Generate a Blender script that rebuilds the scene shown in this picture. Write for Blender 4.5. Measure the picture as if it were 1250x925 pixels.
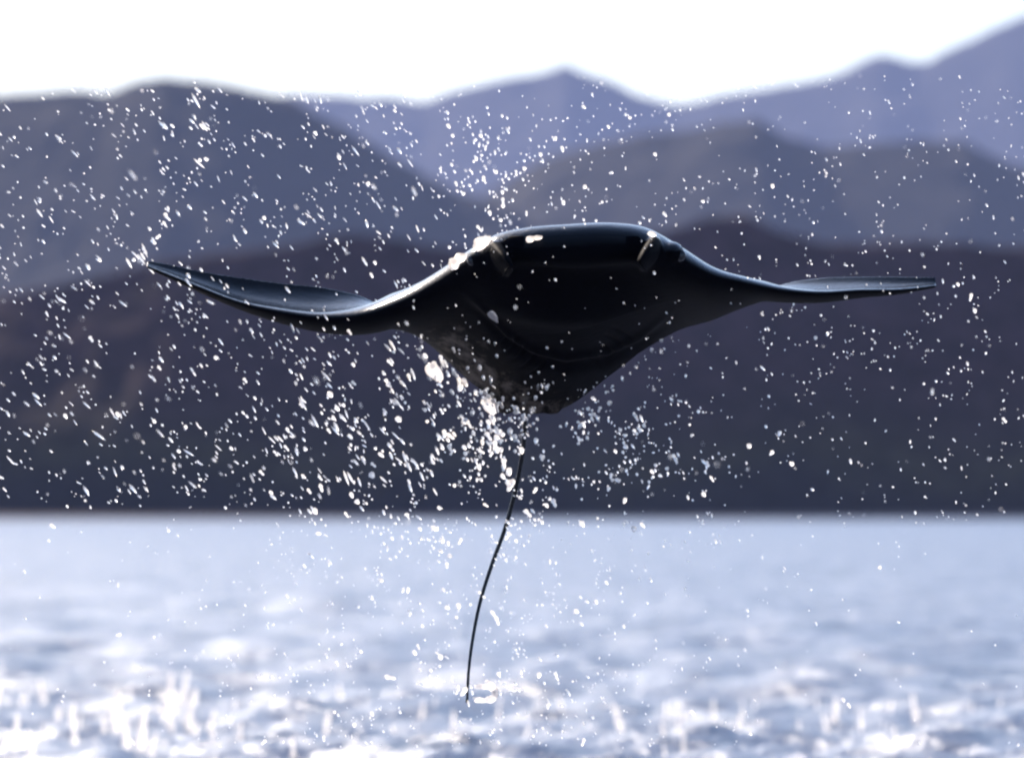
import bpy, bmesh, math, random
import numpy as np
from mathutils import Vector, Matrix, noise

random.seed(7)
rng = np.random.default_rng(11)
sc = bpy.context.scene
for o in list(bpy.data.objects):
    bpy.data.objects.remove(o)

# ------------------------------------------------------------------ camera
CAM_H = 1.15                      # low boat, lens a little above the water
FPX = 1250 / (2 * math.tan(math.radians(4.0)))      # focal length in photo pixels
HORIZON = 626.0                   # pixel row of the horizon
TILT = math.atan((HORIZON - 462.5) / FPX)
D = 20.4                          # metres to the leaping ray
cam_d = bpy.data.cameras.new("camera")
cam = bpy.data.objects.new("camera", cam_d)
sc.collection.objects.link(cam)
sc.camera = cam
cam.location = (0, 0, CAM_H)
cam.rotation_euler = (math.pi / 2 + TILT, 0, 0)
cam_d.sensor_width = 36
cam_d.lens = 36 / (2 * math.tan(math.radians(4.0)))
cam_d.clip_start = 0.1
cam_d.clip_end = 60000
cam_d.dof.use_dof = True
cam_d.dof.focus_distance = D
cam_d.dof.aperture_fstop = 4.5
cam_d.dof.aperture_blades = 0

# ------------------------------------------------------------------ sky, sun, exposure
SUN_EL = math.radians(30)
SUN_AZ = math.radians(-27)        # from +Y (view direction) towards +X
w = bpy.data.worlds.new("World")
sc.world = w
w.use_nodes = True
nt = w.node_tree
bg = nt.nodes["Background"]
sky = nt.nodes.new("ShaderNodeTexSky")
sky.sky_type = 'NISHITA'
sky.sun_disc = False
sky.sun_elevation = SUN_EL
sky.sun_rotation = SUN_AZ
sky.air_density = 1.0
sky.dust_density = 1.0
sky.ozone_density = 4.0
nt.links.new(sky.outputs[0], bg.inputs[0])
bg.inputs[1].default_value = 0.10
sun_d = bpy.data.lights.new("sun", 'SUN')
sun = bpy.data.objects.new("sun", sun_d)
sc.collection.objects.link(sun)
sun_d.energy = 4.0
sun_d.angle = math.radians(0.53)
sun_d.color = (1.0, 0.87, 0.74)
to_sun = Vector((math.sin(SUN_AZ) * math.cos(SUN_EL), math.cos(SUN_AZ) * math.cos(SUN_EL), math.sin(SUN_EL)))
sun.rotation_euler = (-to_sun).to_track_quat('-Z', 'Y').to_euler()
sun.location = (0, 0, 30)
vs = sc.view_settings
vs.view_transform = 'Standard'
vs.look = 'None'
vs.gamma = 1
vs.exposure = 1.05
sc.render.engine = 'CYCLES'
sc.cycles.use_denoising = True
sc.cycles.pixel_filter_type = 'BLACKMAN_HARRIS'
sc.cycles.filter_width = 2.3
sc.cycles.max_bounces = 10
sc.cycles.transmission_bounces = 8
sc.cycles.volume_bounces = 1
sc.cycles.sample_clamp_indirect = 8
sc.cycles.caustics_refractive = True


# ------------------------------------------------------------------ helpers
def at(px, py, Y):
    """photo pixel -> world point on the vertical plane at distance Y"""
    dx, dz = (px - 625.0) / FPX, (462.5 - py) / FPX
    ct, st = math.cos(TILT), math.sin(TILT)
    dy2, dz2 = ct - dz * st, st + dz * ct
    k = Y / dy2
    return Vector((dx * k, Y, CAM_H + dz2 * k))


def tag(o, label, cat, group=None, kind=None):
    o["label"] = label
    o["category"] = cat
    if group:
        o["group"] = group
    if kind:
        o["kind"] = kind
    return o


def link(name, me, mat=None, parent=None, smooth=True):
    o = bpy.data.objects.new(name, me)
    sc.collection.objects.link(o)
    if mat is not None:
        me.materials.append(mat)
    if smooth and len(me.polygons):
        me.polygons.foreach_set("use_smooth", np.ones(len(me.polygons), bool))
    if parent is not None:
        o.parent = parent
    return o


def np_mesh(name, v, quads):
    me = bpy.data.meshes.new(name)
    v = np.asarray(v, np.float32)
    q = np.asarray(quads, np.int32)
    n = q.shape[1]
    me.vertices.add(len(v))
    me.vertices.foreach_set("co", v.ravel())
    me.loops.add(q.size)
    me.loops.foreach_set("vertex_index", q.ravel())
    me.polygons.add(len(q))
    me.polygons.foreach_set("loop_start", np.arange(0, q.size, n, dtype=np.int32))
    me.update(calc_edges=True)
    return me


def grid_quads(nr, nc, wrap=False):
    r = np.arange(nr - 1)[:, None]
    c = np.arange(nc if wrap else nc - 1)[None, :]
    a = r * nc + c
    b = r * nc + (c + 1) % nc
    return np.stack([a, b, b + nc, a + nc], -1).reshape(-1, 4)


def mat_new(name):
    m = bpy.data.materials.new(name)
    m.use_nodes = True
    t = m.node_tree
    return m, t, t.nodes["Principled BSDF"]


def nd(t, typ, **kw):
    n = t.nodes.new(typ)
    for k, v in kw.items():
        setattr(n, k, v)
    return n


def noise_node(t, vec, scale, detail=4, rough=0.55):
    n = nd(t, "ShaderNodeTexNoise")
    n.inputs["Scale"].default_value = scale
    n.inputs["Detail"].default_value = detail
    n.inputs["Roughness"].default_value = rough
    if vec is not None:
        t.links.new(vec, n.inputs["Vector"])
    return n


def ramp(t, fac, stops):
    r = nd(t, "ShaderNodeValToRGB")
    e = r.color_ramp.elements
    while len(e) < len(stops):
        e.new(0.5)
    for i, (p, c) in enumerate(stops):
        e[i].position = p
        e[i].color = (*c, 1)
    t.links.new(fac, r.inputs[0])
    return r


# ------------------------------------------------------------------ materials
def water_mat():
    m, t, b = mat_new("sea_water")
    b.inputs["Base Color"].default_value = (0.012, 0.035, 0.075, 1)
    b.inputs["Roughness"].default_value = 0.28
    b.inputs["IOR"].default_value = 1.333
    geo = nd(t, "ShaderNodeNewGeometry")
    # bright sky mirrored by the waves, painted into the colour as pale patches
    mp = nd(t, "ShaderNodeMapping")
    mp.inputs["Scale"].default_value = (1.0, 0.35, 1.0)
    t.links.new(geo.outputs["Position"], mp.inputs["Vector"])
    n3 = noise_node(t, mp.outputs[0], 1.6, 7, 0.68)
    n3.inputs["Distortion"].default_value = 0.6
    rf = ramp(t, n3.outputs["Fac"], [(0.36, (0.03, 0.06, 0.13)), (0.50, (0.17, 0.20, 0.28)), (0.68, (0.40, 0.42, 0.47))])
    t.links.new(rf.outputs[0], b.inputs["Base Color"])
    n1 = noise_node(t, geo.outputs["Position"], 3.5, 5, 0.6)
    n2 = noise_node(t, geo.outputs["Position"], 0.35, 4, 0.6)
    b1 = nd(t, "ShaderNodeBump")
    b1.inputs["Strength"].default_value = 1.0
    b1.inputs["Distance"].default_value = 0.07
    t.links.new(n1.outputs["Fac"], b1.inputs["Height"])
    b2 = nd(t, "ShaderNodeBump")
    b2.inputs["Strength"].default_value = 1.0
    b2.inputs["Distance"].default_value = 0.30
    t.links.new(n2.outputs["Fac"], b2.inputs["Height"])
    t.links.new(b2.outputs["Normal"], b1.inputs["Normal"])
    n4 = noise_node(t, geo.outputs["Position"], 16, 4, 0.6)
    b4 = nd(t, "ShaderNodeBump")
    b4.inputs["Strength"].default_value = 1.0
    b4.inputs["Distance"].default_value = 0.03
    t.links.new(n4.outputs["Fac"], b4.inputs["Height"])
    t.links.new(b1.outputs["Normal"], b4.inputs["Normal"])
    t.links.new(b4.outputs["Normal"], b.inputs["Normal"])
    return m


def drop_mat():
    """backlit drops: clear rough refraction mixed with translucent white put in for sun sparkle"""
    m, t, b = mat_new("spray_water")
    b.inputs["Base Color"].default_value = (1, 1, 1, 1)
    b.inputs["Roughness"].default_value = 0.30
    b.inputs["IOR"].default_value = 1.333
    b.inputs["Transmission Weight"].default_value = 1.0
    tr = nd(t, "ShaderNodeBsdfTranslucent")
    tr.inputs["Color"].default_value = (0.98, 0.93, 0.88, 1)
    mx = nd(t, "ShaderNodeMixShader")
    air = nd(t, "ShaderNodeAttribute", attribute_name="air")  # white share per drop, painting in how brightly each one sparkles
    t.links.new(air.outputs["Fac"], mx.inputs[0])
    t.links.new(b.outputs[0], mx.inputs[1])
    t.links.new(tr.outputs[0], mx.inputs[2])
    t.links.new(mx.outputs[0], t.nodes["Material Output"].inputs["Surface"])
    return m


def foam_mat():
    m, t, b = mat_new("aerated_water")
    b.inputs["Base Color"].default_value = (0.85, 0.88, 0.9, 1)
    b.inputs["Roughness"].default_value = 0.3
    b.inputs["IOR"].default_value = 1.333
    b.inputs["Transmission Weight"].default_value = 0.6
    return m


def hill_mat(name, stops, scale):
    m, t, b = mat_new(name)
    geo = nd(t, "ShaderNodeNewGeometry")
    n = noise_node(t, geo.outputs["Position"], scale, 6, 0.6)
    r = ramp(t, n.outputs["Fac"], stops)
    t.links.new(r.outputs[0], b.inputs["Base Color"])
    b.inputs["Roughness"].default_value = 0.95
    b.inputs["Specular IOR Level"].default_value = 0.1
    bp = nd(t, "ShaderNodeBump")
    bp.inputs["Distance"].default_value = 6.0
    bp.inputs["Strength"].default_value = 0.6
    n2 = noise_node(t, geo.outputs["Position"], scale * 6, 5, 0.65)
    t.links.new(n2.outputs["Fac"], bp.inputs["Height"])
    t.links.new(bp.outputs["Normal"], b.inputs["Normal"])
    return m


def shore_hill_mat():
    """mangrove fringe at the water, olive scrub above it, bare purple-brown rock higher up"""
    m, t, b = mat_new("shore_hill")
    geo = nd(t, "ShaderNodeNewGeometry")
    sep = nd(t, "ShaderNodeSeparateXYZ")
    t.links.new(geo.outputs["Position"], sep.inputs[0])
    n = noise_node(t, geo.outputs["Position"], 0.03, 6, 0.6)
    ma = nd(t, "ShaderNodeMath", operation='MULTIPLY_ADD')
    t.links.new(n.outputs["Fac"], ma.inputs[0])
    ma.inputs[1].default_value = 26.0
    t.links.new(sep.outputs["Z"], ma.inputs[2])
    mr = nd(t, "ShaderNodeMapRange")
    mr.inputs["From Min"].default_value = 10.0
    mr.inputs["From Max"].default_value = 70.0
    t.links.new(ma.outputs[0], mr.inputs["Value"])
    r = ramp(t, mr.outputs[0], [(0.04, (0.010, 0.009, 0.012)), (0.14, (0.016, 0.013, 0.012)), (0.24, (0.040, 0.030, 0.014)), (0.36, (0.034, 0.020, 0.016)),
                                (0.55, (0.040, 0.018, 0.020)), (0.85, (0.050, 0.024, 0.028))])
    n2 = noise_node(t, geo.outputs["Position"], 0.16, 6, 0.7)
    r2 = ramp(t, n2.outputs["Fac"], [(0.35, (0.45, 0.45, 0.45)), (0.65, (1.5, 1.5, 1.5))])
    mx = nd(t, "ShaderNodeMix", data_type='RGBA', blend_type='MULTIPLY')
    mx.inputs[0].default_value = 1.0
    t.links.new(r.outputs[0], mx.inputs[6])
    t.links.new(r2.outputs[0], mx.inputs[7])
    t.links.new(mx.outputs[2], b.inputs["Base Color"])
    b.inputs["Roughness"].default_value = 0.95
    b.inputs["Specular IOR Level"].default_value = 0.1
    return m


def skin_mat():
    m, t, b = mat_new("wet_ray_skin")
    at_ = nd(t, "ShaderNodeAttribute", attribute_name="pale")
    geo = nd(t, "ShaderNodeNewGeometry")
    mpg = nd(t, "ShaderNodeMapping")
    mpg.inputs["Scale"].default_value = (1.6, 0.7, 0.8)
    t.links.new(geo.outputs["Position"], mpg.inputs["Vector"])
    n = noise_node(t, mpg.outputs[0], 14, 8, 0.72)
    mul = nd(t, "ShaderNodeMapRange")
    mul.inputs["From Min"].default_value = 0.28
    mul.inputs["From Max"].default_value = 0.72
    mul.inputs["To Min"].default_value = 0.15
    mul.inputs["To Max"].default_value = 1.25
    t.links.new(n.outputs["Fac"], mul.inputs["Value"])
    add = nd(t, "ShaderNodeMath", operation='MULTIPLY', use_clamp=True)
    t.links.new(at_.outputs["Fac"], add.inputs[0])
    t.links.new(mul.outputs[0], add.inputs[1])
    r = ramp(t, add.outputs[0], [(0.15, (0.0035, 0.0035, 0.005)), (0.5, (0.007, 0.006, 0.0055)), (0.95, (0.12, 0.098, 0.08))])
    t.links.new(r.outputs[0], b.inputs["Base Color"])
    b.inputs["IOR"].default_value = 1.36
    vent = nd(t, "ShaderNodeAttribute", attribute_name="ventral")
    for sock, lo, hi in (("Roughness", 0.13, 0.62), ("Specular IOR Level", 0.7, 0.02)):
        mr = nd(t, "ShaderNodeMapRange")
        mr.inputs["To Min"].default_value = lo
        mr.inputs["To Max"].default_value = hi
        t.links.new(vent.outputs["Fac"], mr.inputs["Value"])
        t.links.new(mr.outputs[0], b.inputs[sock])
    n2 = noise_node(t, geo.outputs["Position"], 45, 5, 0.6)
    bp = nd(t, "ShaderNodeBump")
    bp.inputs["Strength"].default_value = 0.35
    bp.inputs["Distance"].default_value = 0.004
    t.links.new(n2.outputs["Fac"], bp.inputs["Height"])
    t.links.new(bp.outputs["Normal"], b.inputs["Normal"])
    return m


M_WATER, M_DROP, M_FOAM, M_SKIN = water_mat(), drop_mat(), foam_mat(), skin_mat()


# ------------------------------------------------------------------ the sea
def build_sea():
    rs = [1.0]
    while rs[-1] < 17500:
        r = rs[-1]
        s = 0.15 if r < 24 else min(max(0.04, r * r * 4.5e-5), r * 0.025)
        rs.append(r + s)
    rs = np.array(rs)
    ds = np.gradient(rs)
    fine = np.radians(np.linspace(-5.2, 5.2, 170))
    side = np.radians(5.2 + 174.8 * np.linspace(0, 1, 46)[1:] ** 2.2)
    ang = np.concatenate([-side[::-1][1:], fine, side])     # full circle, open seam closed by wrap
    R, A = np.meshgrid(rs, ang, indexing='ij')
    X, Y = R * np.sin(A), R * np.cos(A)
    sp = np.maximum(ds[:, None], R * np.gradient(ang)[None, :])
    Z = np.zeros_like(X)
    r2 = np.random.default_rng(3)
    for i in range(64):
        lam = 0.16 * (9.0 / 0.16) ** (i / 63.0)
        th = r2.normal(math.radians(65), 0.75)
        k = 2 * math.pi / lam
        slope = 0.066 * min(1.0, (0.4 / lam) ** 0.62)
        amp = slope / k
        ph = r2.uniform(0, 6.28)
        fade = np.clip((lam / sp - 3) / 3, 0, 1)
        arg = k * (X * math.sin(th) + Y * math.cos(th)) + ph
        s = np.sin(arg)
        Z += amp * fade * (s + 0.25 * np.cos(2 * arg))
    v = np.stack([X, Y, Z], -1).reshape(-1, 3)
    me = np_mesh("sea", v, grid_quads(len(rs), len(ang), wrap=True))
    o = link("sea", me, M_WATER)
    tag(o, "pale blue sunlit choppy sea running to the far shore", "water", kind="structure")


build_sea()


# ------------------------------------------------------------------ hills and shore
def fbm(x, y, seed, n=5, base=1.0):
    out = np.zeros_like(x)
    a, f = 1.0, base
    r_ = np.random.default_rng(seed)
    for i in range(n):
        for j in range(3):
            th, p = r_.uniform(0, 6.28), r_.uniform(0, 6.28)
            out += a / 3 * np.sin(f * (x * math.cos(th) + y * math.sin(th)) + p + 1.3 * np.sin(f * 0.6 * (x * math.sin(th) - y * math.cos(th)) + p * 2))
        a *= 0.5
        f *= 2.03
    return out


def build_hill(Y0, front, back, pts, half, mat, label, seed, rough):
    px = np.array([p[0] for p in pts], float)
    xs_c = np.array([at(p[0], p[1], Y0).x for p in pts])
    zs_c = np.array([at(p[0], p[1], Y0).z for p in pts])
    hw = 625 / FPX * Y0
    inner = np.linspace(-1.25 * hw, 1.25 * hw, 260)
    outer = 1.25 * hw + (half - 1.25 * hw) * np.linspace(0, 1, 60)[1:] ** 1.6
    xs = np.concatenate([-outer[::-1], inner, outer])
    base = np.interp(xs, xs_c, zs_c)
    mean = zs_c.mean()
    out = np.clip((np.abs(xs) - 1.05 * hw) / (1.5 * hw), 0, 1)
    wander = mean * (1 + 0.35 * fbm(xs, xs * 0, seed + 5, 4, 2.2 / hw))
    edge = np.clip((half - np.abs(xs)) / (0.25 * half), 0, 1)
    ridge = (base * (1 - out) + wander * out) * edge ** 0.7
    t = np.concatenate([np.linspace(0, 1, 70), 1 + np.linspace(0, 1, 16)[1:]])     # 0 foot, 1 ridge, 2 back foot
    T, X = np.meshgrid(t, xs, indexing='ij')
    Y = np.where(T <= 1, Y0 - front * (1 - T), Y0 + back * (T - 1))
    up = np.where(T <= 1, T, 2 - T)
    prof = up
    spur = fbm(X, Y * 0.6, seed, 5, 5.0 / hw)
    env = np.sin(np.pi * np.clip(up, 0, 1)) ** 0.8
    Z = ridge[None, :] * (prof + rough * env * spur * 0.5)
    Z += fbm(X, Y, seed + 9, 4, 40 / hw) * 0.006 * mean * (up ** 0.3)
    Z -= 0.6 * (1 - up) ** 8
    Z = np.where(up <= 0, -0.6, np.maximum(Z, -0.6))
    # spurs lean towards the viewer
    Y = Y + front * 0.15 * env * spur
    v = np.stack([X, Y, Z], -1).reshape(-1, 3)
    me = np_mesh("hill", v, grid_quads(len(t), len(xs)))
    o = link("hill", me, mat)
    tag(o, label, "hill", kind="structure")
    return o


M_H1 = shore_hill_mat()
M_H2 = hill_mat("scrub_far", [(0.3, (0.022, 0.020, 0.021)), (0.55, (0.032, 0.029, 0.028)), (0.8, (0.05, 0.043, 0.038))], 0.01)

build_hill(1500, 66, 260, [(-200, 385), (0, 362), (90, 345), (200, 318), (330, 303), (430, 284), (520, 300), (600, 312), (700, 300), (800, 285),
                            (860, 268), (910, 263), (950, 283), (1010, 298), (1120, 296), (1250, 302), (1450, 280)], 2600, M_H1,
           "dark brown scrub-covered low hill rising straight from the shoreline", 1, 0.10)
build_hill(4600, 480, 900, [(-250, 150), (0, 117), (60, 112), (130, 112), (165, 100), (200, 96), (250, 99), (300, 106), (360, 124), (420, 155), (480, 195),
                            (540, 225), (620, 255), (720, 300), (820, 350), (950, 420), (1250, 520), (1500, 560)], 5000, M_H2,
           "hazy slate-blue hill with a rounded top sloping down to the valley", 2, 0.35)
build_hill(5400, 500, 900, [(-300, 560), (0, 520), (250, 430), (420, 350), (540, 275), (620, 222), (660, 196), (720, 178), (780, 166), (830, 160), (880, 150), (925, 146),
                            (960, 168), (1000, 180), (1060, 176), (1130, 172), (1180, 172), (1225, 198), (1300, 215), (1500, 190)], 5500, M_H2,
           "mid-distance blue hill with a bumpy crest in front of the pale range", 3, 0.35)
build_hill(13500, 1500, 1500, [(-300, 150), (0, 190), (200, 140), (320, 118), (380, 113), (450, 120), (520, 124), (560, 110), (600, 100), (650, 92), (672, 84), (690, 75), (706, 86), (730, 97), (780, 116),
                              (825, 129), (870, 117), (930, 109), (1000, 98), (1040, 82), (1065, 70), (1100, 72), (1130, 74), (1180, 52), (1228, 28),
                              (1300, 10), (1500, 40)], 11000, M_H2,
           "palest blue mountain range with pointed peaks behind the other hills", 4, 0.35)


def build_beach():
    xs = np.linspace(-2600, 2600, 500)
    ys = np.array([1408, 1416, 1424, 1430, 1442])
    zs = np.array([-0.5, 0.1, 0.45, 0.8, 1.0])
    Yg, Xg = np.meshgrid(ys, xs, indexing='ij')
    wob = 4 * fbm(Xg, Xg * 0, 21, 4, 0.02)
    Zg = zs[:, None] * (1 + 0.25 * fbm(Xg, Yg, 22, 4, 0.05))
    Zg[0, :] = -0.5
    me = np_mesh("beach", np.stack([Xg, Yg + wob, Zg], -1).reshape(-1, 3), grid_quads(5, 500))
    m = hill_mat("sand", [(0.3, (0.10, 0.07, 0.06)), (0.7, (0.17, 0.125, 0.105))], 0.05)
    tag(link("beach", me, m), "thin brownish strip of beach along the far shoreline", "beach", kind="structure")


build_beach()


# ------------------------------------------------------------------ haze
def build_haze():
    bm = bmesh.new()
    bmesh.ops.create_cube(bm, size=1)
    for v in bm.verts:
        v.co = Vector((v.co.x * 37000, v.co.y * 37000, -1.6 if v.co.z < 0 else 1400))
    me = bpy.data.meshes.new("haze")
    bm.to_mesh(me)
    bm.free()
    m = bpy.data.materials.new("haze_air")
    m.use_nodes = True
    t = m.node_tree
    t.nodes.remove(t.nodes["Principled BSDF"])
    pv = t.nodes.new("ShaderNodeVolumePrincipled")
    pv.inputs["Color"].default_value = (0.52, 0.62, 1.0, 1)
    pv.inputs["Density"].default_value = 3.7e-5
    pv.inputs["Anisotropy"].default_value = 0.0
    t.links.new(pv.outputs[0], t.nodes["Material Output"].inputs["Volume"])
    o = link("haze", me, m, smooth=False)
    tag(o, "thin blue haze filling the air over sea and hills", "haze", kind="stuff")


build_haze()


# ------------------------------------------------------------------ the leaping ray
def cr(xs, ys, x):
    """monotone-ish cubic interpolation through control points"""
    xs, ys = np.array(xs, float), np.array(ys, float)
    m = np.gradient(ys, xs)
    i = np.clip(np.searchsorted(xs, x) - 1, 0, len(xs) - 2)
    h = xs[i + 1] - xs[i]
    s = (x - xs[i]) / h
    return ((2 * s**3 - 3 * s**2 + 1) * ys[i] + (s**3 - 2 * s**2 + s) * h * m[i]
            + (-2 * s**3 + 3 * s**2) * ys[i + 1] + (s**3 - s**2) * h * m[i + 1])


# stations across the span: photo x | lead row | trail row | lead depth | trail depth | thickness m | camber m
ST = [
    (178, 325, 318, 0.30, 0.36, 0.010, 0.000),
    (205, 336, 322, 0.25, 0.37, 0.016, -0.003),
    (240, 350, 330, 0.19, 0.385, 0.022, -0.014),
    (290, 369, 338, 0.12, 0.41, 0.028, -0.028),
    (340, 381, 345, 0.05, 0.43, 0.044, -0.042),
    (400, 389, 352, -0.03, 0.45, 0.062, -0.048),
    (450, 385, 366, -0.11, 0.47, 0.084, -0.036),
    (490, 371, 393, -0.18, 0.49, 0.104, -0.012),
    (530, 349, 425, -0.27, 0.51, 0.126, 0.005),
    (565, 326, 458, -0.36, 0.53, 0.150, 0.020),
    (600, 308, 485, -0.45, 0.56, 0.185, 0.030),
    (640, 300, 503, -0.50, 0.58, 0.205, 0.036),
    (690, 297, 497, -0.52, 0.58, 0.210, 0.038),
    (745, 297, 458, -0.50, 0.56, 0.200, 0.036),
    (790, 303, 425, -0.46, 0.54, 0.180, 0.030),
    (830, 318, 402, -0.37, 0.52, 0.135, 0.016),
    (870, 337, 390, -0.28, 0.50, 0.095, 0.004),
    (910, 346, 372, -0.19, 0.48, 0.066, -0.008),
    (950, 354, 350, -0.10, 0.46, 0.046, -0.026),
    (1000, 358, 340, -0.02, 0.44, 0.034, -0.032),
    (1050, 355, 338, 0.07, 0.41, 0.026, -0.026),
    (1100, 354, 338, 0.17, 0.38, 0.018, -0.012),
    (1130, 351, 338, 0.25, 0.36, 0.013, -0.002),
    (1144, 349, 338, 0.29, 0.35, 0.010, 0.000),
]


def build_ray():
    S = np.array(ST, float)
    N = 300
    px = 178 + (1145 - 178) * (0.5 - 0.5 * np.cos(np.linspace(0, np.pi, N)) * 0.35 - 0.65 * (0.5 - np.linspace(0, 1, N)) * 0 + 0) if False else np.linspace(178, 1144, N)
    cols = [cr(S[:, 0], S[:, j], px) for j in range(1, 7)]
    ly, ty, ld, td, th, cam_ = cols
    K = 60
    verts = np.zeros((N, 2 * K, 3))
    pale = np.zeros((N, 2 * K))
    sv = 0.5 - 0.5 * np.cos(np.linspace(0, np.pi, K + 1))        # 0 lead .. 1 trail
    for i in range(N):
        L = np.array(at(px[i], ly[i], D + ld[i]))
        T = np.array(at(px[i], ty[i], D + td[i]))
        c = T - L
        ln = np.linalg.norm(c)
        up = np.cross(c / ln, np.array([1.0, 0, 0]))
        if up[2] < 0:
            up = -up
        blunt = np.clip((th[i] - 0.05) / 0.15, 0, 1)
        p_ex = 0.5 - 0.12 * blunt
        prof = (sv ** p_ex) * (1 - sv) ** (0.9 - 0.0 * blunt)
        prof = prof / prof.max()
        rise = max(0.0, c[2])                 # outer wing: flat blade whose rear edge flips up
        cb = cam_[i] * 4 * sv * (1 - sv) * (1.0 if cam_[i] > 0 else 0.30) + rise * (sv ** 4.0 - sv) * 0.92
        thin = np.maximum(prof * th[i] * 0.5, 0.0042)
        tu = thin * 1.05
        tl = thin * 0.95
        for k in range(K):
            s = sv[k]                       # dorsal lead->trail
            verts[i, k] = L + c * s + up * (cb[k] + tu[k])
            s = sv[K - k]                   # ventral trail->lead
            verts[i, K + k] = L + c * s + up * (cb[K - k] - tl[K - k])
    bm = bmesh.new()
    vv = [[bm.verts.new(verts[i, k]) for k in range(2 * K)] for i in range(N)]
    for i in range(N - 1):
        for k in range(2 * K):
            k2 = (k + 1) % (2 * K)
            bm.faces.new((vv[i][k], vv[i][k2], vv[i + 1][k2], vv[i + 1][k]))
    bm.faces.new(vv[0])
    bm.faces.new(vv[-1][::-1])

    def tube(path, rads, flat=None, seg=12):
        """tapered tube; rads are (rx, rz) in a frame around the path"""
        rings = []
        n = len(path)
        for i, p in enumerate(path):
            p = Vector(p)
            d = (Vector(path[min(i + 1, n - 1)]) - Vector(path[max(i - 1, 0)])).normalized()
            ref = flat[i] if flat else Vector((1, 0, 0))
            side = (ref - d * ref.dot(d)).normalized()
            oth = d.cross(side)
            ra, rb = rads[i]
            rings.append([bm.verts.new(p + side * ra * math.cos(a) + oth * rb * math.sin(a)) for a in np.linspace(0, 2 * math.pi, seg, endpoint=False)])
        for i in range(n - 1):
            for k in range(seg):
                bm.faces.new((rings[i][k], rings[i][(k + 1) % seg], rings[i + 1][(k + 1) % seg], rings[i + 1][k]))
        bm.faces.new(rings[0][::-1])
        bm.faces.new(rings[-1])

    # cephalic fins: paddle-like lobes rolled forward from the corners of the head
    for sgn, bx, by in ((-1, 614, 316), (1, 790, 310)):
        path, rads, refs = [], [], []
        for q in 1 - np.linspace(1, 0, 20) ** 1.7:
            x = bx + sgn * 6 * math.sin(q * 3) - sgn * 10 * q
            y = by + 4 + 8 * q * q
            path.append(at(x, y, D - 0.34 - 0.30 * q))
            rads.append((0.028 * math.sqrt(max(0.012, 1 - q ** 3)), 0.066 * math.sqrt(max(0.012, 1 - q ** 3))))
            refs.append(Vector((math.cos(0.35 * sgn), 0, -math.sin(0.35 * sgn) * sgn * sgn)))
        tube(path, rads, refs, 16)
    # eye bulges on the sides of the head
    for bx, by in ((586, 316), (820, 310)):
        c = at(bx, by, D - 0.37)
        path = [c + Vector((0, dy, 0)) for dy in np.linspace(-0.05, 0.09, 9)]
        rr = [(0.036 * math.sqrt(max(0.02, 1 - ((q - 0.5) * 2) ** 2)),) * 2 for q in np.linspace(0.02, 0.98, 9)]
        tube(path, rr, None, 14)
    # small dorsal fin just before the tail
    path = [at(640, 492 - 9 * q, D + 0.42 + 0.06 * q) for q in np.linspace(0, 1, 8)]
    tube(path, [(0.006, 0.05 * (1 - 0.7 * q)) for q in np.linspace(0, 1, 8)], None, 10)
    # pelvic lobes at the rear edge
    for x0, x1 in ((622, 616), (664, 676)):
        path = [at(x0 + (x1 - x0) * q, 482 + 22 * q, D + 0.48 + 0.10 * q) for q in np.linspace(0, 1, 7)]
        tube(path, [(0.05 * (1 - 0.6 * q * q), 0.012 * (1 - 0.4 * q)) for q in np.linspace(0, 1, 7)], None, 12)
    # whip tail
    TP = [(640, 470, 0.42), (640, 490, 0.52), (641, 512, 0.60), (639, 545, 0.66), (631, 590, 0.70), (618, 640, 0.72), (600, 690, 0.72), (586, 735, 0.70),
          (577, 780, 0.67), (572, 820, 0.64), (570, 858, 0.61)]
    tp = np.array(TP, float)
    tt = np.linspace(0, len(TP) - 1, 110)
    ii = np.arange(len(TP))
    tx, ty2, tz = (cr(ii, tp[:, j], tt) for j in range(3))
    path = [at(tx[i], ty2[i], D + tz[i]) for i in range(110)]
    rads = []
    for q in np.linspace(0, 1, 110):
        r = 0.0088 * (1 - q) + 0.0046 * q + 0.022 * math.exp(-((q) / 0.07) ** 2)
        rads.append((r, r * 0.9))
    tube(path, rads, None, 12)
    bmesh.ops.recalc_face_normals(bm, faces=bm.faces)
    me = bpy.data.meshes.new("ray_raw")
    bm.to_mesh(me)
    bm.free()
    o = bpy.data.objects.new("ray_raw", me)
    sc.collection.objects.link(o)
    md = o.modifiers.new("r", 'REMESH')
    md.mode = 'VOXEL'
    md.voxel_size = 0.0036
    dg = bpy.context.evaluated_depsgraph_get()
    me2 = bpy.data.meshes.new_from_object(o.evaluated_get(dg))
    bpy.data.objects.remove(o)
    # --- sculpt: smoothing, mouth, gill slits
    n = len(me2.vertices)
    co = np.zeros(n * 3, np.float32)
    me2.vertices.foreach_get("co", co)
    co = co.reshape(-1, 3).astype(float)
    ed = np.zeros(len(me2.edges) * 2, np.int32)
    me2.edges.foreach_get("vertices", ed)
    ed = ed.reshape(-1, 2)
    deg = np.bincount(ed.ravel(), minlength=n).astype(float)
    ztail = at(640, 505, D + 0.6).z

    def smooth(co, it, w_):
        for _ in range(it):
            s = np.zeros_like(co)
            for j in range(3):
                s[:, j] = np.bincount(ed[:, 0], co[ed[:, 1], j], n) + np.bincount(ed[:, 1], co[ed[:, 0], j], n)
            co = co + (s / deg[:, None] - co) * w_[:, None]
        return co

    def project(co):
        ct, st = math.cos(TILT), math.sin(TILT)
        d = co - np.array([0, 0, CAM_H])
        f = d[:, 1] * ct + d[:, 2] * st
        u = -d[:, 1] * st + d[:, 2] * ct
        return 625 + FPX * d[:, 0] / f, 462.5 - FPX * u / f

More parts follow.
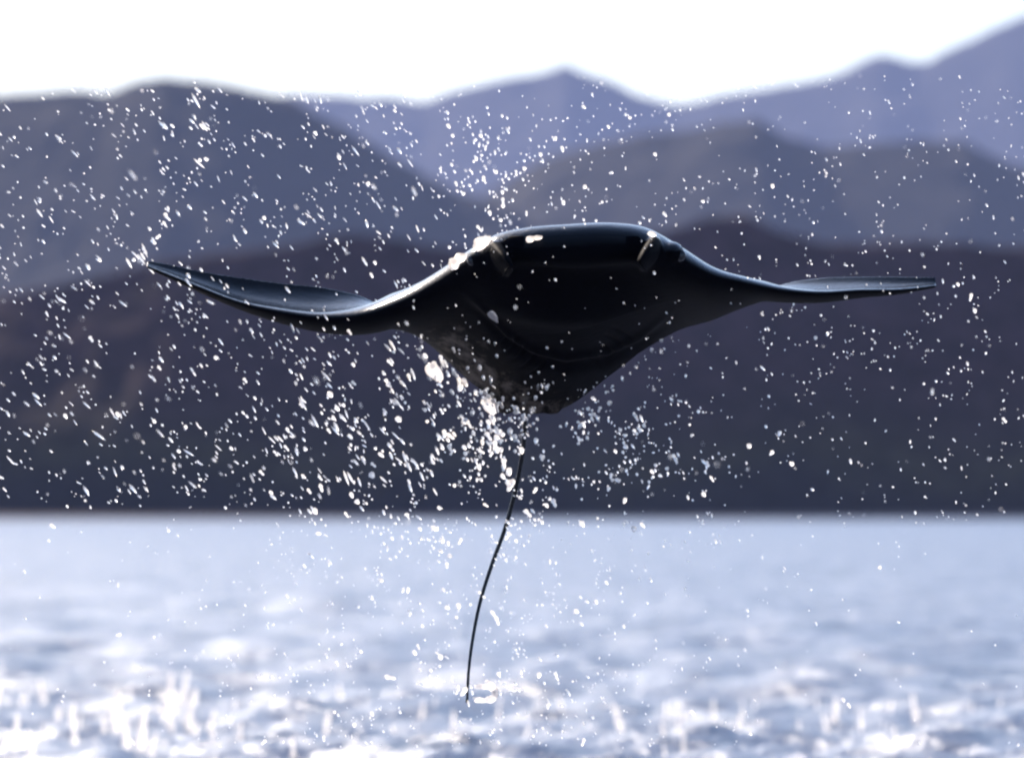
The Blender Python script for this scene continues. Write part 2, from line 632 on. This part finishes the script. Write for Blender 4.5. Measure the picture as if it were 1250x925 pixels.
    wgt = np.where(co[:, 2] < ztail - 0.01, 0.0, 0.5)
    co = smooth(co, 14, wgt)
    X, Yp = project(co)
    nor = np.zeros(n * 3, np.float32)
    me2.vertices.foreach_set("co", co.astype(np.float32).ravel())
    me2.update()
    me2.vertices.foreach_get("normal", nor)
    nor = nor.reshape(-1, 3).astype(float)
    down = nor[:, 2] < 0.25
    front = co[:, 1] < D - 0.1
    # mouth: wide slot under the snout, with a lower lip
    ex, ey = (X - 702) / 92.0, (Yp - (352 + 0.0016 * (X - 702) ** 2 * -1)) / 20.0
    m = np.exp(-(np.abs(ex) ** 4 + ey ** 2)) * (down & front)
    co -= nor * (0.050 * m)[:, None]
    lip = np.exp(-((np.abs(ex) / 1.05) ** 4 + ((ey - 1.9) / 0.55) ** 2)) * (down & front)
    co += nor * (0.012 * lip)[:, None]
    # raised edge of the throat sweeping from the left shoulder down to the belly
    tcurve = np.interp(X, [560, 585, 600, 620, 650, 690, 740, 780, 815, 840], [352, 372, 388, 408, 427, 437, 430, 412, 385, 360])
    fold = np.exp(-((Yp - tcurve) / 5.0) ** 2) * np.exp(-((X - 695) / 110) ** 6) * down
    groove = np.exp(-((Yp - tcurve - 11) / 7.0) ** 2) * np.exp(-((X - 695) / 110) ** 6) * down
    co += nor * (0.012 * fold - 0.016 * groove)[:, None]
    # gill slits, five a side
    for sg in (-1, 1):
        for g in range(5):
            gx = 690 + sg * (34 + 9 * g)
            gy = 452 - 9 * g - (0 if sg < 0 else 10)
            a = (X - gx) * 0.86 + sg * (Yp - gy) * 0.5
            b_ = -(X - gx) * 0.5 * sg + (Yp - gy) * 0.86
            gi = np.exp(-(a / 13.0) ** 4 - (b_ / 1.8) ** 2) * down
            co -= nor * (0.006 * gi)[:, None]
    co = smooth(co, 3, wgt)
    me2.vertices.foreach_set("co", co.astype(np.float32).ravel())
    me2.update()
    # pale belly towards the rear; shade on its front and wings painted black
    pale_v = np.clip((Yp - tcurve - 10) / 55.0, 0, 1) * np.exp(-((X - 610) / 120.0) ** 4) * (nor[:, 2] < 0.1)
    pale_v = np.where(co[:, 2] < ztail - 0.005, 0, pale_v)
    a_ = me2.attributes.new("pale", 'FLOAT', 'POINT')
    a_.data.foreach_set("value", pale_v.astype(np.float32))
    vent_v = np.clip(1.5 - nor[:, 2] * 2.2, 0, 1) * (co[:, 2] > ztail - 0.005)
    fins = (co[:, 1] < D - 0.46) & ((np.abs(X - 612) < 28) | (np.abs(X - 792) < 28)) & (Yp > 288)
    vent_v = np.where(fins, 1.0, vent_v)
    a_ = me2.attributes.new("ventral", 'FLOAT', 'POINT')
    a_.data.foreach_set("value", vent_v.astype(np.float32))
    me2.name = "devil_ray"
    me2.materials.clear()
    ob = bpy.data.objects.new("devil_ray", None)
    sc.collection.objects.link(ob)
    ob.location = at(640, 470, D)
    bpy.context.view_layer.update()
    inv = ob.matrix_world.inverted()
    bo = link("body", me2, M_SKIN, ob)
    bo.matrix_parent_inverse = inv
    tag(ob, "black devil ray leaping clear of the sea with wings spread and whip tail trailing", "ray")
    # eyes as parts
    em, t, b = mat_new("ray_eye")
    b.inputs["Base Color"].default_value = (0.01, 0.01, 0.012, 1)
    b.inputs["Roughness"].default_value = 0.05
    for bx, by in ((577, 318), (830, 312)):
        bm = bmesh.new()
        bmesh.ops.create_uvsphere(bm, u_segments=20, v_segments=12, radius=0.017)
        me = bpy.data.meshes.new("eye")
        bm.to_mesh(me)
        bm.free()
        e = link("eye", me, em, ob)
        e.matrix_parent_inverse = inv
        e.location = at(bx, by, D - 0.385)
    return ob


ray = build_ray()


# ------------------------------------------------------------------ spray
def blob(seed, stretch, lobes=1, sub=2):
    """an uneven drop about 2 units across, stretched along z, as (verts, faces)"""
    r_ = random.Random(seed)
    bm = bmesh.new()
    bmesh.ops.create_icosphere(bm, subdivisions=sub, radius=1)
    off = Vector((r_.uniform(0, 50), r_.uniform(0, 50), r_.uniform(0, 50)))
    for v in bm.verts:
        p = v.co.copy()
        k = 1 + 0.28 * noise.noise(p * 1.1 + off) + 0.10 * noise.noise(p * 2.6 + off)
        q = p * k
        if lobes == 2:
            nip = 1 - 0.42 * math.exp(-(p.z / 0.3) ** 2)
            q.x *= nip
            q.y *= nip
        q.z *= stretch
        taper = 1 - 0.28 * p.z
        q.x *= taper
        q.y *= taper
        v.co = q
    vs_ = np.array([v.co[:] for v in bm.verts])
    fs = np.array([[v.index for v in f.verts] for f in bm.faces])
    bm.free()
    return vs_, fs


BL = [blob(1, 1.05), blob(2, 1.2), blob(3, 1.45), blob(4, 1.7, 2), blob(5, 1.5), blob(6, 2.0, 2), blob(7, 1.1), blob(8, 1.3)]
BLS = [blob(11, 1.05, 1, 1), blob(12, 1.3, 1, 1), blob(13, 1.6, 1, 1), blob(14, 2.1, 2, 1), blob(15, 1.1, 1, 1)]


def flow_dir(px, py):
    """local travel direction of the spray in the picture plane (x right, z up)"""
    if py > 640:
        a = random.gauss(-70, 30)
    elif px < 560:
        a = random.gauss(-48 - 10 * (px / 560), 11)       # down to the right
    elif px < 700 and py < 300:
        a = random.gauss(-85, 12)
    else:
        a = random.gauss(-75, 22)
    a = math.radians(a)
    return Vector((math.cos(a), random.gauss(0, 0.25), math.sin(a))).normalized()


def sample_spray():
    """picture position, depth, radius(px) of every drop"""
    out = []

    def add(n, fx, fy, rs, yd=(0.0, 0.45)):
        for _ in range(n):
            for _try in range(6):            # spray hangs in clumps and strings, not evenly
                x, y = fx(), fy()
                if noise.noise(Vector((x / 34 + y / 90, y / 55 - x / 120, 4.2))) + 0.5 * noise.noise(Vector((x / 13, y / 16, 8.0))) > random.uniform(-0.35, 0.25):
                    break
            d = random.gauss(*yd)
            r = rs()
            if r < 1.6 and random.random() < 0.35:
                d += random.gauss(0.4, 2.0)
            out.append((x, y, d, r))
    U, G = random.uniform, random.gauss
    small = lambda: 0.55 + 0.8 * random.random() ** 2
    mid = lambda: 1.05 + 1.4 * random.random() ** 2.5
    big = lambda: 1.8 + 2.0 * random.random() ** 2.8
    # left half of the air: streaky veil
    add(1600, lambda: U(-20, 620), lambda: U(110, 620), small, (0.1, 0.7))
    add(190, lambda: U(0, 600), lambda: U(120, 620), mid, (0.0, 0.4))
    # below left wing to belly
    add(420, lambda: G(500, 120), lambda: G(520, 65), mid, (0.1, 0.4))
    add(100, lambda: G(540, 90), lambda: G(540, 55), big, (0.1, 0.35))
    add(40, lambda: G(590, 45), lambda: G(545, 45), big, (0.1, 0.3))
    # under the body and right of it
    add(220, lambda: G(720, 80), lambda: G(545, 50), mid, (0.1, 0.4))
    add(50, lambda: G(720, 90), lambda: G(540, 50), big, (0.1, 0.35))
    # right half
    add(1200, lambda: U(620, 1260), lambda: U(90, 640), small, (0.1, 0.7))
    add(110, lambda: U(700, 1250), lambda: U(110, 630), mid, (0.1, 0.4))
    # above the head
    add(150, lambda: G(640, 90), lambda: G(225, 45), mid, (0.1, 0.4))
    add(70, lambda: G(598, 12), lambda: U(125, 280), mid, (0.1, 0.2))
    add(24, lambda: G(246, 7) , lambda: U(100, 200), mid, (0.1, 0.2))
    # in front of the water
    add(700, lambda: G(580, 200), lambda: U(625, 910), small, (0.1, 0.4))
    add(230, lambda: G(570, 110), lambda: 630 + 280 * random.random() ** 1.2, mid, (0.1, 0.35))
    add(45, lambda: G(590, 100), lambda: U(640, 890), big, (0.1, 0.3))
    add(120, lambda: U(20, 1250), lambda: U(635, 915), mid, (0.1, 0.4))
    # trails off the body: trailing edge, shoulder, wing tips
    for q in np.linspace(0, 1, 15):
        out.append((520 + 85 * q + G(0, 4), 440 + 58 * q + G(0, 5), 0.45 - 0.02 * q, 1.6 + 1.8 * random.random()))
    for q in np.linspace(0, 1, 16):
        out.append((165 + 55 * q + G(0, 4), 318 - 62 * q + G(0, 5), 0.3, 1.5 + random.random()))
    for q in (0.0, 0.45, 0.6, 0.9, 1.0):
        out.append((1150 + 32 * q + G(0, 3), 343 + 16 * q * q + G(0, 4), 0.3, 1.1 + 1.6 * random.random()))
    for q in np.linspace(0, 1, 14):
        out.append((596 + 22 * q + G(0, 5), 500 + 90 * q + G(0, 8), 0.5, 2.4 + 1.8 * random.random()))
    return out


def region_label(x, y, r):
    if y > 632:
        return "glinting water droplet in front of the sea around the whip tail", "droplets over the sea"
    if y < 300 and 540 < x < 680:
        return "white water droplet in the splash thrown up above the head of the ray", "droplets above the head"
    if x < 520 and y < 400:
        return "streaked water droplet flying above or behind the shaded drooping wing", "droplets over one wing"
    if x < 480:
        return "sunlit water droplet falling below the shaded drooping wing against the dark hill", "droplets under one wing"
    if y > 430 and x < 820:
        return "large bright water droplet in the dense spray falling under the belly of the ray", "droplets under the belly"
    return "small bright water droplet scattered around the straighter thin-tipped wing", "droplets round the other wing"


def mat_from(d, r, el):
    q = d.to_track_quat('Z', 'Y').to_matrix().to_4x4()
    return q @ Matrix.Rotation(random.uniform(0, 6.28), 4, 'Z') @ Matrix.Diagonal((r, r, r * el, 1))


def set_sparkle(me, vals):
    a_ = me.attributes.new("air", 'FLOAT', 'POINT')
    a_.data.foreach_set("value", np.asarray(vals, np.float32))


def build_spray():
    drops = sample_spray()
    drops.sort(key=lambda d: -d[3])
    shared = []
    for i, (v, f) in enumerate(BL):
        me = np_mesh("water_droplet", v, f)
        me.materials.append(M_DROP)
        set_sparkle(me, np.full(len(v), (0.22, 0.30, 0.36, 0.45, 0.28, 0.34, 0.5, 0.40)[i]))
        me.polygons.foreach_set("use_smooth", np.ones(len(f), bool))
        shared.append(me)
    for x, y, yd, r in drops[:300]:
        rm = r / FPX * D
        vi = random.randrange(len(shared))
        o = bpy.data.objects.new("water_droplet", shared[vi])
        sc.collection.objects.link(o)
        o.matrix_world = Matrix.Translation(at(x, y, D + yd)) @ mat_from(flow_dir(x, y), rm, random.choice((0.9, 1.0, 1.2)))
        lb, g = region_label(x, y, r)
        shp = ("round", "egg-shaped", "stretched", "pinched", "stretched", "pinched", "round", "egg-shaped")[vi]
        tag(o, shp + " " + lb, "droplet", shp + " " + g)
    V, F, SPARKLE, base = [], [], [], 0
    for x, y, yd, r in drops[300:]:
        v, f = random.choice(BLS)
        rm = r / FPX * D
        mm = np.array(Matrix.Translation(at(x, y, D + yd)) @ mat_from(flow_dir(x, y), rm, random.choice((1.2, 1.8, 2.6) if x < 540 and y < 600 else (0.9, 1.0, 1.25))))
        V.append(v @ mm[:3, :3].T + mm[:3, 3])
        F.append(f + base)
        SPARKLE.append(np.full(len(v), 0.02 + 0.30 * random.random() ** 2.5))
        base += len(v)
    me = np_mesh("spray", np.concatenate(V), np.concatenate(F))
    set_sparkle(me, np.concatenate(SPARKLE))
    o = link("spray", me, M_DROP)
    tag(o, "veil of fine water spray hanging in the air around the ray", "spray", kind="stuff")


build_spray()


# ------------------------------------------------------------------ highlight blobs and drips on the ray, tail splash, spouts
def one_blob(name, seed, stretch, lobes, loc, d, r, air, label, cat, group=None):
    v, f = blob(seed, stretch, lobes, 3)
    me = np_mesh(name, v, f)
    set_sparkle(me, np.full(len(v), air))
    o = link(name, me, M_DROP)
    o.matrix_world = Matrix.Translation(loc) @ d.to_track_quat('Z', 'Y').to_matrix().to_4x4() @ Matrix.Diagonal((r, r, r, 1))
    return tag(o, label, cat, group)


PXM = D / FPX
for i, (x, y, yd, ang, st, r, lb) in enumerate([  # upper five are skin highlights shaped as blobs, last two are drips
        (558, 318, -0.37, 42, 1.6, 8, "warm highlight on the shoulder beside the horn-like fin, shaped as a blob of water"),
        (589, 296, -0.42, 30, 1.8, 7, "bright highlight on the brow above the eye by the splash, shaped as a blob of water"),
        (652, 291, -0.52, 12, 2.6, 4.0, "long white highlight along the snout edge between the horn-like fins, shaped as a blob of water"),
        (796, 286, -0.60, -10, 1.5, 3.5, "small white highlight on top of the second horn-like fin, shaped as a blob of water"),
        (602, 386, -0.25, -50, 2.0, 4, "thin highlight on the fold of the throat, shaped as a blob of water"),
        (531, 455, 0.42, -48, 1.8, 8, "large bright blob of water pouring off the rear edge of the wing"),
        (597, 495, 0.50, -60, 1.5, 8, "round bright blob of water hanging below the pelvic fin")]):
    a = math.radians(ang)
    one_blob("glint_water_blob", 40 + i, st, 2 if i in (0, 2) else 1, at(x, y, D + yd), Vector((math.cos(a), 0.1, math.sin(a))), r * PXM, 0.55, lb, "water")


def tail_splash():
    """torn ring of water whipped up by the tip of the tail"""
    c = at(590, 846, D + 0.6)
    rr = random.Random(5)
    n, seg = 40, 10
    rows = []
    for i in range(n):
        a = -2.6 + 5.0 * i / (n - 1)
        e = math.sin(math.pi * i / (n - 1)) ** 0.35
        cen = c + Vector((math.cos(a) * 15 * PXM, 0.02 * math.sin(3 * a), math.sin(a) * 9 * PXM))
        rad = PXM * e * (4.2 + 2.6 * noise.noise(Vector((a * 1.7, 3.1, 0)))) + 0.0006
        out = Vector((math.cos(a), 0, math.sin(a)))
        rows.append([cen + (out * math.cos(b) + Vector((0, 1, 0)) * math.sin(b)) * rad * (1 + 0.3 * noise.noise(Vector((a * 3, b, 9)))) for b in np.linspace(0, 2 * math.pi, seg, endpoint=False)])
    v = np.array([p[:] for r in rows for p in r])
    me = np_mesh("tail_splash", v, grid_quads(n, seg, wrap=True))
    set_sparkle(me, np.full(len(v), 0.6))
    tag(link("tail_splash", me, M_DROP), "white torn ring of water whipped up beside the tip of the tail", "splash")


tail_splash()


def spout_mesh(seed):
    rr = random.Random(seed)
    n, seg = 16, 9
    v = []
    lean = rr.uniform(-0.25, 0.25)
    for i in range(n):
        q = i / (n - 1)
        w_ = 0.075 * (1 - q) ** 0.35 + 0.06 * math.exp(-(q / 0.08) ** 2) + 0.05 * max(0, math.sin(q * 11 + seed)) * (1 - q * 0.6)
        w_ *= 1.0 if i < n - 1 else 0.05
        for b in np.linspace(0, 2 * math.pi, seg, endpoint=False):
            k = w_ * (1 + 0.3 * noise.noise(Vector((q * 5, math.cos(b) * 1.5 + seed, math.sin(b) * 1.5))))
            v.append((lean * q * q + k * math.cos(b), k * math.sin(b), q - 0.06))
    me = np_mesh("water_spout", np.array(v), grid_quads(n, seg, wrap=True))
    set_sparkle(me, np.full(len(v), rr.uniform(0.35, 0.6)))
    me.materials.append(M_DROP)
    me.polygons.foreach_set("use_smooth", np.ones(len(me.polygons), bool))
    return me


SP = [spout_mesh(60 + i) for i in range(6)]
for i in range(110):
    u = random.random()
    x = random.gauss(120, 75) if u < 0.42 else (random.uniform(200, 620) if u < 0.72 else random.uniform(620, 1245))
    Yd = 34.5 + 10 * random.random() ** 1.2
    hgt = (0.07 + 0.15 * random.random() ** 1.6) * (1.15 if x < 240 else 0.75)
    o = bpy.data.objects.new("water_spout", random.choice(SP))
    sc.collection.objects.link(o)
    o.location = ((x - 625) / FPX * Yd, Yd, -0.01)
    o.rotation_euler = (random.gauss(0, 0.12), random.gauss(0, 0.15), random.uniform(0, 6.28))
    wd = hgt * random.uniform(0.7, 1.2)
    o.scale = (wd, wd, hgt)
    tall = "tall" if hgt > 0.15 else ("short" if hgt < 0.085 else "middling")
    tag(o, tall + " thin white spout of water splashing up from the sea surface", "splash", tall + " spouts where falling spray hits the sea")
